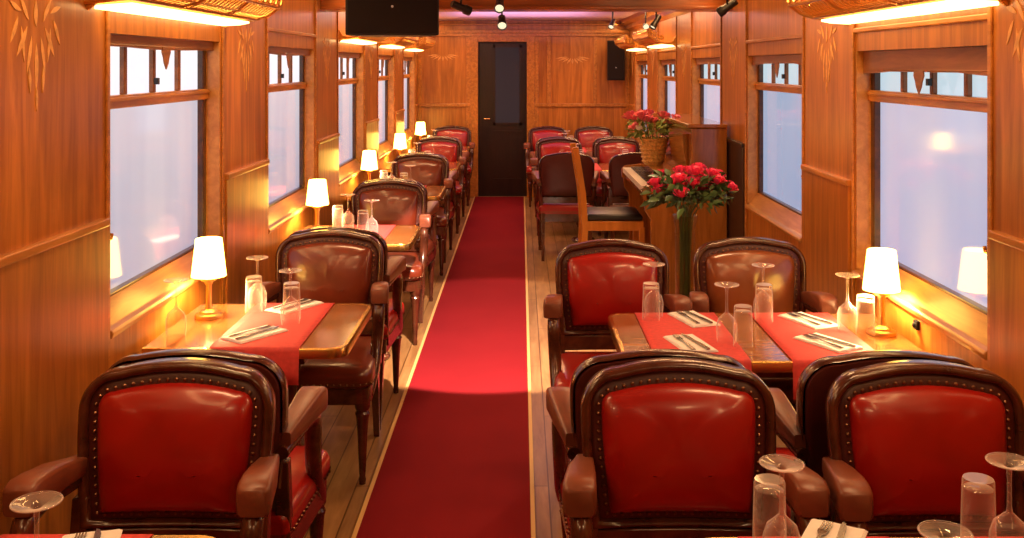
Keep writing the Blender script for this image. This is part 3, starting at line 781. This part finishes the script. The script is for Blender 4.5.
# orange wooden chair
oc = empty('wooden_chair', (.68, 7.45, 0), -PI/2); tag(oc, 'orange wooden side chair with black padded seat beside the piano', 'chair')
sh = .56
for s in (-1, 1):
    MB().loft([[(s*.19+dx, yy+dy, z) for dx, dy in ((-.019,-.022),(.019,-.022),(.019,.022),(-.019,.022))] for z, yy in ((0,-.255),(.3,-.225),(sh-.05,-.215),(.75,-.23),(1.09,-.285))]).build('leg', M['orange'], oc, smooth=0, bevel=.004)
    MB().loft([[(s*.19+dx*k, .195+dy*k, z) for dx, dy in ((-.02,-.02),(.02,-.02),(.02,.02),(-.02,.02))] for z, k in ((0,.8),(sh-.05,1.05))]).build('leg', M['orange'], oc, smooth=0, bevel=.004)
MB().box(-.205,.205,-.225,.21,sh-.075,sh-.005).build('seat_frame', M['orange'], oc, smooth=0, bevel=.006)
st = MB(); st.loft([[(a*x, b*y-.0, z) for a, b in ((-1,-1),(1,-1),(1,1),(-1,1))] for x, y, z in ((.195,.20,sh-.005),(.20,.205,sh+.02),(.19,.195,sh+.04),(.15,.155,sh+.05))])
st.build('seat_cushion', M['blackseat'], oc, smooth=30, bevel=.012)
bs = MB()
for z in (.80, .92, 1.03): bs.loft([[(x, -.235-.155*(z+dz-.75)+dy, z+dz) for dy, dz in ((-.01,-.025),(.01,-.025),(.01,.025),(-.01,.025))] for x in (-.18,-.06,.06,.18)])
bs.build('back_slat', M['orange'], oc, smooth=0, bevel=.003)
sx = MB()
for s in (-1,1): sx.tube([(s*.19,-.235,.22),(s*.19,.195,.22)], .012, 8)
sx.tube([(-.19,0,.22),(.19,0,.22)], .010, 8); sx.build('stretcher', M['orange'], oc)

# ------------------------------------------------------------------ flowers
def make_rose(pm, lm, L, ls=1.0, headr=.028):
    root = empty('rose')
    MB().tube([(0,0,0),(.004,0,L*.4),(-.003,.003,L*.8),(0,0,L)], .0028, 6).build('stem', M['leaf'], root)
    bl = MB()
    bl.lathe([(0,L-.004),(headr*.45,L),(headr*.62,L+headr*.55),(headr*.5,L+headr*1.2),(headr*.2,L+headr*1.35),(0,L+headr*1.2)], seg=10)
    for layer, (n, r0, r1, h, tw) in enumerate(((4,.55,.75,1.45,0),(5,.65,1.0,1.30,.5),(6,.6,1.28,1.02,.2))):
        for k in range(n):
            a0 = 2*PI*k/n+tw; wd = 2*PI/n*.72
            rows = []
            for i in range(4):
                t = i/3; rr = headr*(r0*.4+(r1-r0*.4)*math.sin(t*PI/2)); zz = L+headr*h*t*(1 if t < .99 else .93)
                rows.append([(rr*math.cos(a0+wd*u*(.35+.65*math.sin(min(1,t*1.2+.2)*PI/2))*(.9 if i == 3 else 1)), rr*math.sin(a0+wd*u*(.35+.65*math.sin(min(1,t*1.2+.2)*PI/2))*(.9 if i == 3 else 1)), zz-(.10*headr*abs(u)*2 if i == 3 else 0)) for u in (-.5,-.2,.2,.5)])
            bl.loft(rows, False, False, False)
    bl.build('bloom', pm, root, smooth=70)
    lf = MB(); rnd = random.Random(3)
    for k in range(9):
        z = L*(.70+.26*k/9); a = k*2.4; l = (.06+.03*rnd.random())*ls; w = l*.30
        rows = []
        for t, ww in ((0,.05),(.25,.8),(.55,1),(.8,.6),(1,.04)):
            r = .004+l*t; dz = l*.55*t-l*.55*t*t*1.2
            ca_, sa_ = math.cos(a), math.sin(a)
            rows.append([(r*ca_-u*w*ww*sa_, r*sa_+u*w*ww*ca_, z+dz-abs(u)*-.012*ww) for u in (-.5,0,.5)])
        lf.loft(rows, False, False, False)
    lf.build('leaves', lm, root, smooth=60)
    return root
def make_greens(name, lm, n, rx, rz, ls, seed):
    mb = MB(); rnd = random.Random(seed)
    for k in range(n):
        a = rnd.uniform(0, 2*PI); el = rnd.uniform(-.35, 1.0); rr = rnd.uniform(.25, 1)**.6
        c = Vector((rx*rr*math.cos(a)*math.cos(el*.9), rx*rr*math.sin(a)*math.cos(el*.9), rz*rr*math.sin(el*1.2)))
        dirv = (c+Vector((0,0,.04))+Vector((rnd.uniform(-.1,.1),)*3)).normalized()
        sd = dirv.cross(Vector((rnd.uniform(-1,1),rnd.uniform(-1,1),rnd.uniform(-1,1)))).normalized()
        nrm = dirv.cross(sd); l = ls*rnd.uniform(.7,1.3); w = l*.22
        rows = []
        for t, ww in ((0,.1),(.3,.9),(.6,.9),(1,.05)):
            p = c+dirv*(l*t)-Vector((0,0,1))*(l*.25*t*t)
            rows.append([p-sd*w*ww+nrm*.005*ww, p, p+sd*w*ww+nrm*.005*ww])
        mb.loft(rows, False, False, False)
    return mb.build(name, lm, smooth=60)

VX, VY = .82, 5.0
vs = MB().lathe([(0,.0),(.080,0),(.080,.006),(.040,.02),(.044,.10),(.048,.5),(.052,.88),(.062,.935),(.060,.935),(.049,.88),(.041,.12),(0,.05)], (0,0,0), 24)
vase = vs.build('flower_vase', M['vaseglass'], smooth=50, loc=(VX, VY, 0)); tag(vase, 'tall clear glass floor vase holding the near bunch of red roses', 'vase')
rose = make_rose(M['rose'], M['leaf'], .22, .8, .032)
bpy.data.objects.remove([c for c in rose.children if c.name.startswith('stem')][0])
rr_ = random.Random(11); stems = []
heads = [(-.165,1.135),(-.12,1.155),(-.085,1.11),(-.05,1.165),(-.01,1.125),(.02,1.15),(.035,1.205),(.075,1.165),(.105,1.19),(.115,1.14),(.155,1.16),(.19,1.135),(.225,1.125),(-.045,1.10),(.06,1.11),(.16,1.105),(-.14,1.10),(-.07,1.14),(.0,1.175),(.05,1.18),(.09,1.12),(.135,1.185),(.2,1.165),(.01,1.10)]
heads = [(a*.88, b-.012) for a, b in heads]
for i, (dx, hz) in enumerate(heads):
    dyy = rr_.uniform(-.15, .15); ang = rr_.uniform(0, 6.28)
    mouth = Vector((VX+dx*.17, VY+dyy*.17, .93)); foot = Vector((VX+.025*math.cos(ang), VY+.025*math.sin(ang), .14)); head = Vector((VX+dx, VY+dyy, hz-.04))
    d = (head-mouth).normalized(); d = (d+Vector((0,0,.5))).normalized()
    q = Vector((0,0,1)).rotation_difference(d); base = head-d*.22
    o = place(rose, base, 0, 'red rose in the tall glass floor vase behind the two middle armchairs', 'rose', 'roses in the tall floor vase', rot=q.to_euler())
    inv = q.to_matrix().inverted(); pts = []
    for k in range(15):
        t = k/14
        if t < .55: p = foot.lerp(mouth, t/.55)
        else:
            u = (t-.55)/.45; c1 = mouth+(head-mouth)*.3+Vector((0,0,.05))
            p = mouth*(1-u)**2+c1*(2*u*(1-u))+head*u*u
        pts.append(inv @ (p-base))
    stems.append((o, pts))
for o, pts in stems: MB().tube(pts, .003, 6).build('stem', M['stem'], o)
gr = make_greens('foliage', M['leaf'], 190, .20, .11, .07, 5); gr.location = (VX+.015, VY, 1.03)
tag(gr, 'dark green leaves under the red roses in the tall vase', 'foliage', kind='stuff')

BX, BY, BZ = 1.008, 7.62, .93
bs_ = empty('flower_basket', (BX, BY, BZ)); tag(bs_, 'gilt wicker flower basket standing at the far end of the piano keyboard', 'basket')
bk2 = MB().lathe([(0,.0),(.066,0),(.078,.02),(.098,.12),(.112,.19),(.116,.20),(.110,.20),(.091,.12),(.073,.03),(0,.02)], seg=28)
for z, r in ((.03,.081),(.06,.087),(.09,.0925),(.12,.098),(.15,.104),(.18,.110),(.2,.115)):
    bk2.tube([(r*math.cos(2*PI*k/28), r*math.sin(2*PI*k/28), z+.003*(-1)**k) for k in range(29)], .006, 5)
bk2.build('woven_body', M['wicker'], bs_)
pink = make_rose(M['rosepink'], M['leafpale'], .34, 1.0, .046)
heads2 = [(-.165,.385),(-.12,.355),(-.10,.40),(-.06,.37),(-.03,.40),(-.01,.355),(.09,.385),(.12,.35),(.16,.37),(.19,.28),(.22,.31),(.24,.25),(-.14,.32)]
for i, (dx, hz) in enumerate(heads2):
    dyy = rr_.uniform(-.10, .10)
    base = Vector((BX+dx*.25, BY+dyy*.3, BZ+.06)); head = Vector((BX+dx, BY+dyy-(.0), BZ+hz-.04)); d = head-base; sc = d.length/.34
    q = Vector((0,0,1)).rotation_difference(d.normalized())
    place(pink, base, 0, 'pink red rose in the gilt basket on the piano keyboard', 'rose', 'roses in the gilt basket', rot=q.to_euler(), scale=(1,1,sc))
gr2 = make_greens('foliage', M['leafpale'], 110, .15, .10, .07, 8); gr2.location = (BX-.03, BY, BZ+.24)
tag(gr2, 'light green leaves under the pink roses in the gilt basket', 'foliage', kind='stuff')
wf = empty('white_flower', (BX-.13, BY-.10, BZ+.27)); tag(wf, 'small creamy white bloom at the left of the gilt basket bouquet', 'flower')
wb_ = MB()
for k in range(14):
    a = k*2.4; e = .2+k*.09
    wb_.dome((.03*math.cos(a)*math.cos(e), .03*math.sin(a)*math.cos(e), .03*math.sin(e)), (math.cos(a), math.sin(a), .8), .018, .014)
wb_.build('bloom', M['white'], wf); MB().tube([(0,0,.01),(.06,.05,-.15)], .003, 6).build('stem', M['leafpale'], wf)

# small black switch on the panel below the right sill
sw = MB().box(XR-.006, XR+.006, 3.50, 3.53, .755, .785); sw.lathe([(0,0),(.009,0),(.007,.008),(0,.01)], (0,0,0), 10)
sw.v[8:] = [(XR-.006-z, 3.515+x, .77+y) for x, y, z in sw.v[8:]]
tag(sw.build('light_switch', M['black'], smooth=30), 'small black switch on the panel below the right window sill, beside the lamp', 'switch')

# ------------------------------------------------------------------ light
def area(name, loc, sx, sy, power, col, rot=(0,0,0), spread=None):
    l = bpy.data.lights.new(name, 'AREA'); l.shape = 'RECTANGLE'; l.size = sx; l.size_y = sy; l.energy = power; l.color = col
    if spread: l.spread = spread
    o = bpy.data.objects.new(name, l); C.objects.link(o); o.location = loc; o.rotation_euler = rot; return o
def spotl(name, loc, aim, power, col, size, blend=.3, r=.03):
    l = bpy.data.lights.new(name, 'SPOT'); l.energy = power; l.color = col; l.spot_size = math.radians(size); l.spot_blend = blend; l.shadow_soft_size = r
    o = bpy.data.objects.new(name, l); C.objects.link(o); o.location = loc
    o.rotation_euler = (Vector(aim)-Vector(loc)).to_track_quat('-Z', 'Y').to_euler(); return o
WARM = (1, .56, .25)
for i, y in enumerate((.45, 2.45, 4.5, 7.6, 9.6, 11.6)):
    for s_, x in ((-1, -.80), (1, .86)):
        area('ceiling_lamp', (x, y, CEIL-.02), .34, .09, 8 if y > 1 else 6.5, WARM)
for s_, x in ((-1, -XL+.17), (1, XR-.17)):
    for y in (1.6, 3.8, 5.8, 8, 10, 12):
        area('wall_wash', (x, y, CEIL-.05), .05, 1.7, 6, (1,.55,.21), (0, s_*.35, 0))  # unseen wash lights added to brighten the tops of the walls
# stage spotlights
spotl('spot_beam', (-.2, 4.45, 2.2), (-.20, 6.1, 0), 950, (1,.70,.52), 42, .12)
spotl('spot_beam', (.9, 5.9, 2.03), (.3, 4.6, 0), 50, (1,.72,.42), 44, .3)
spotl('spot_beam', (.3, 3.2, 2.2), (.85, 5.0, 1.1), 26, (1,.75,.6), 22, .5)
area('violet_lamp', (0, 10.6, CEIL-.30), 1.5, 2.4, 30, (.85,.5,.95), (PI,0,0))

w = bpy.data.worlds.new('World'); bpy.context.scene.world = w; w.use_nodes = True
w.node_tree.nodes['Background'].inputs[0].default_value = (1,.8,.6,1); w.node_tree.nodes['Background'].inputs[1].default_value = .02

# ------------------------------------------------------------------ camera
cam = bpy.data.cameras.new('camera'); co_ = bpy.data.objects.new('camera', cam); C.objects.link(co_)
co_.location = (0, 0, H); co_.rotation_euler = (PI/2, 0, 0)
cam.sensor_fit = 'HORIZONTAL'; cam.sensor_width = 36; cam.lens = 36*1000/1024
cam.shift_x = -9/1024; cam.shift_y = -203/1024
cam.clip_start = .05
sc = bpy.context.scene; sc.camera = co_
sc.view_settings.view_transform = 'Standard'; sc.view_settings.look = 'None'
sc.view_settings.exposure = 0
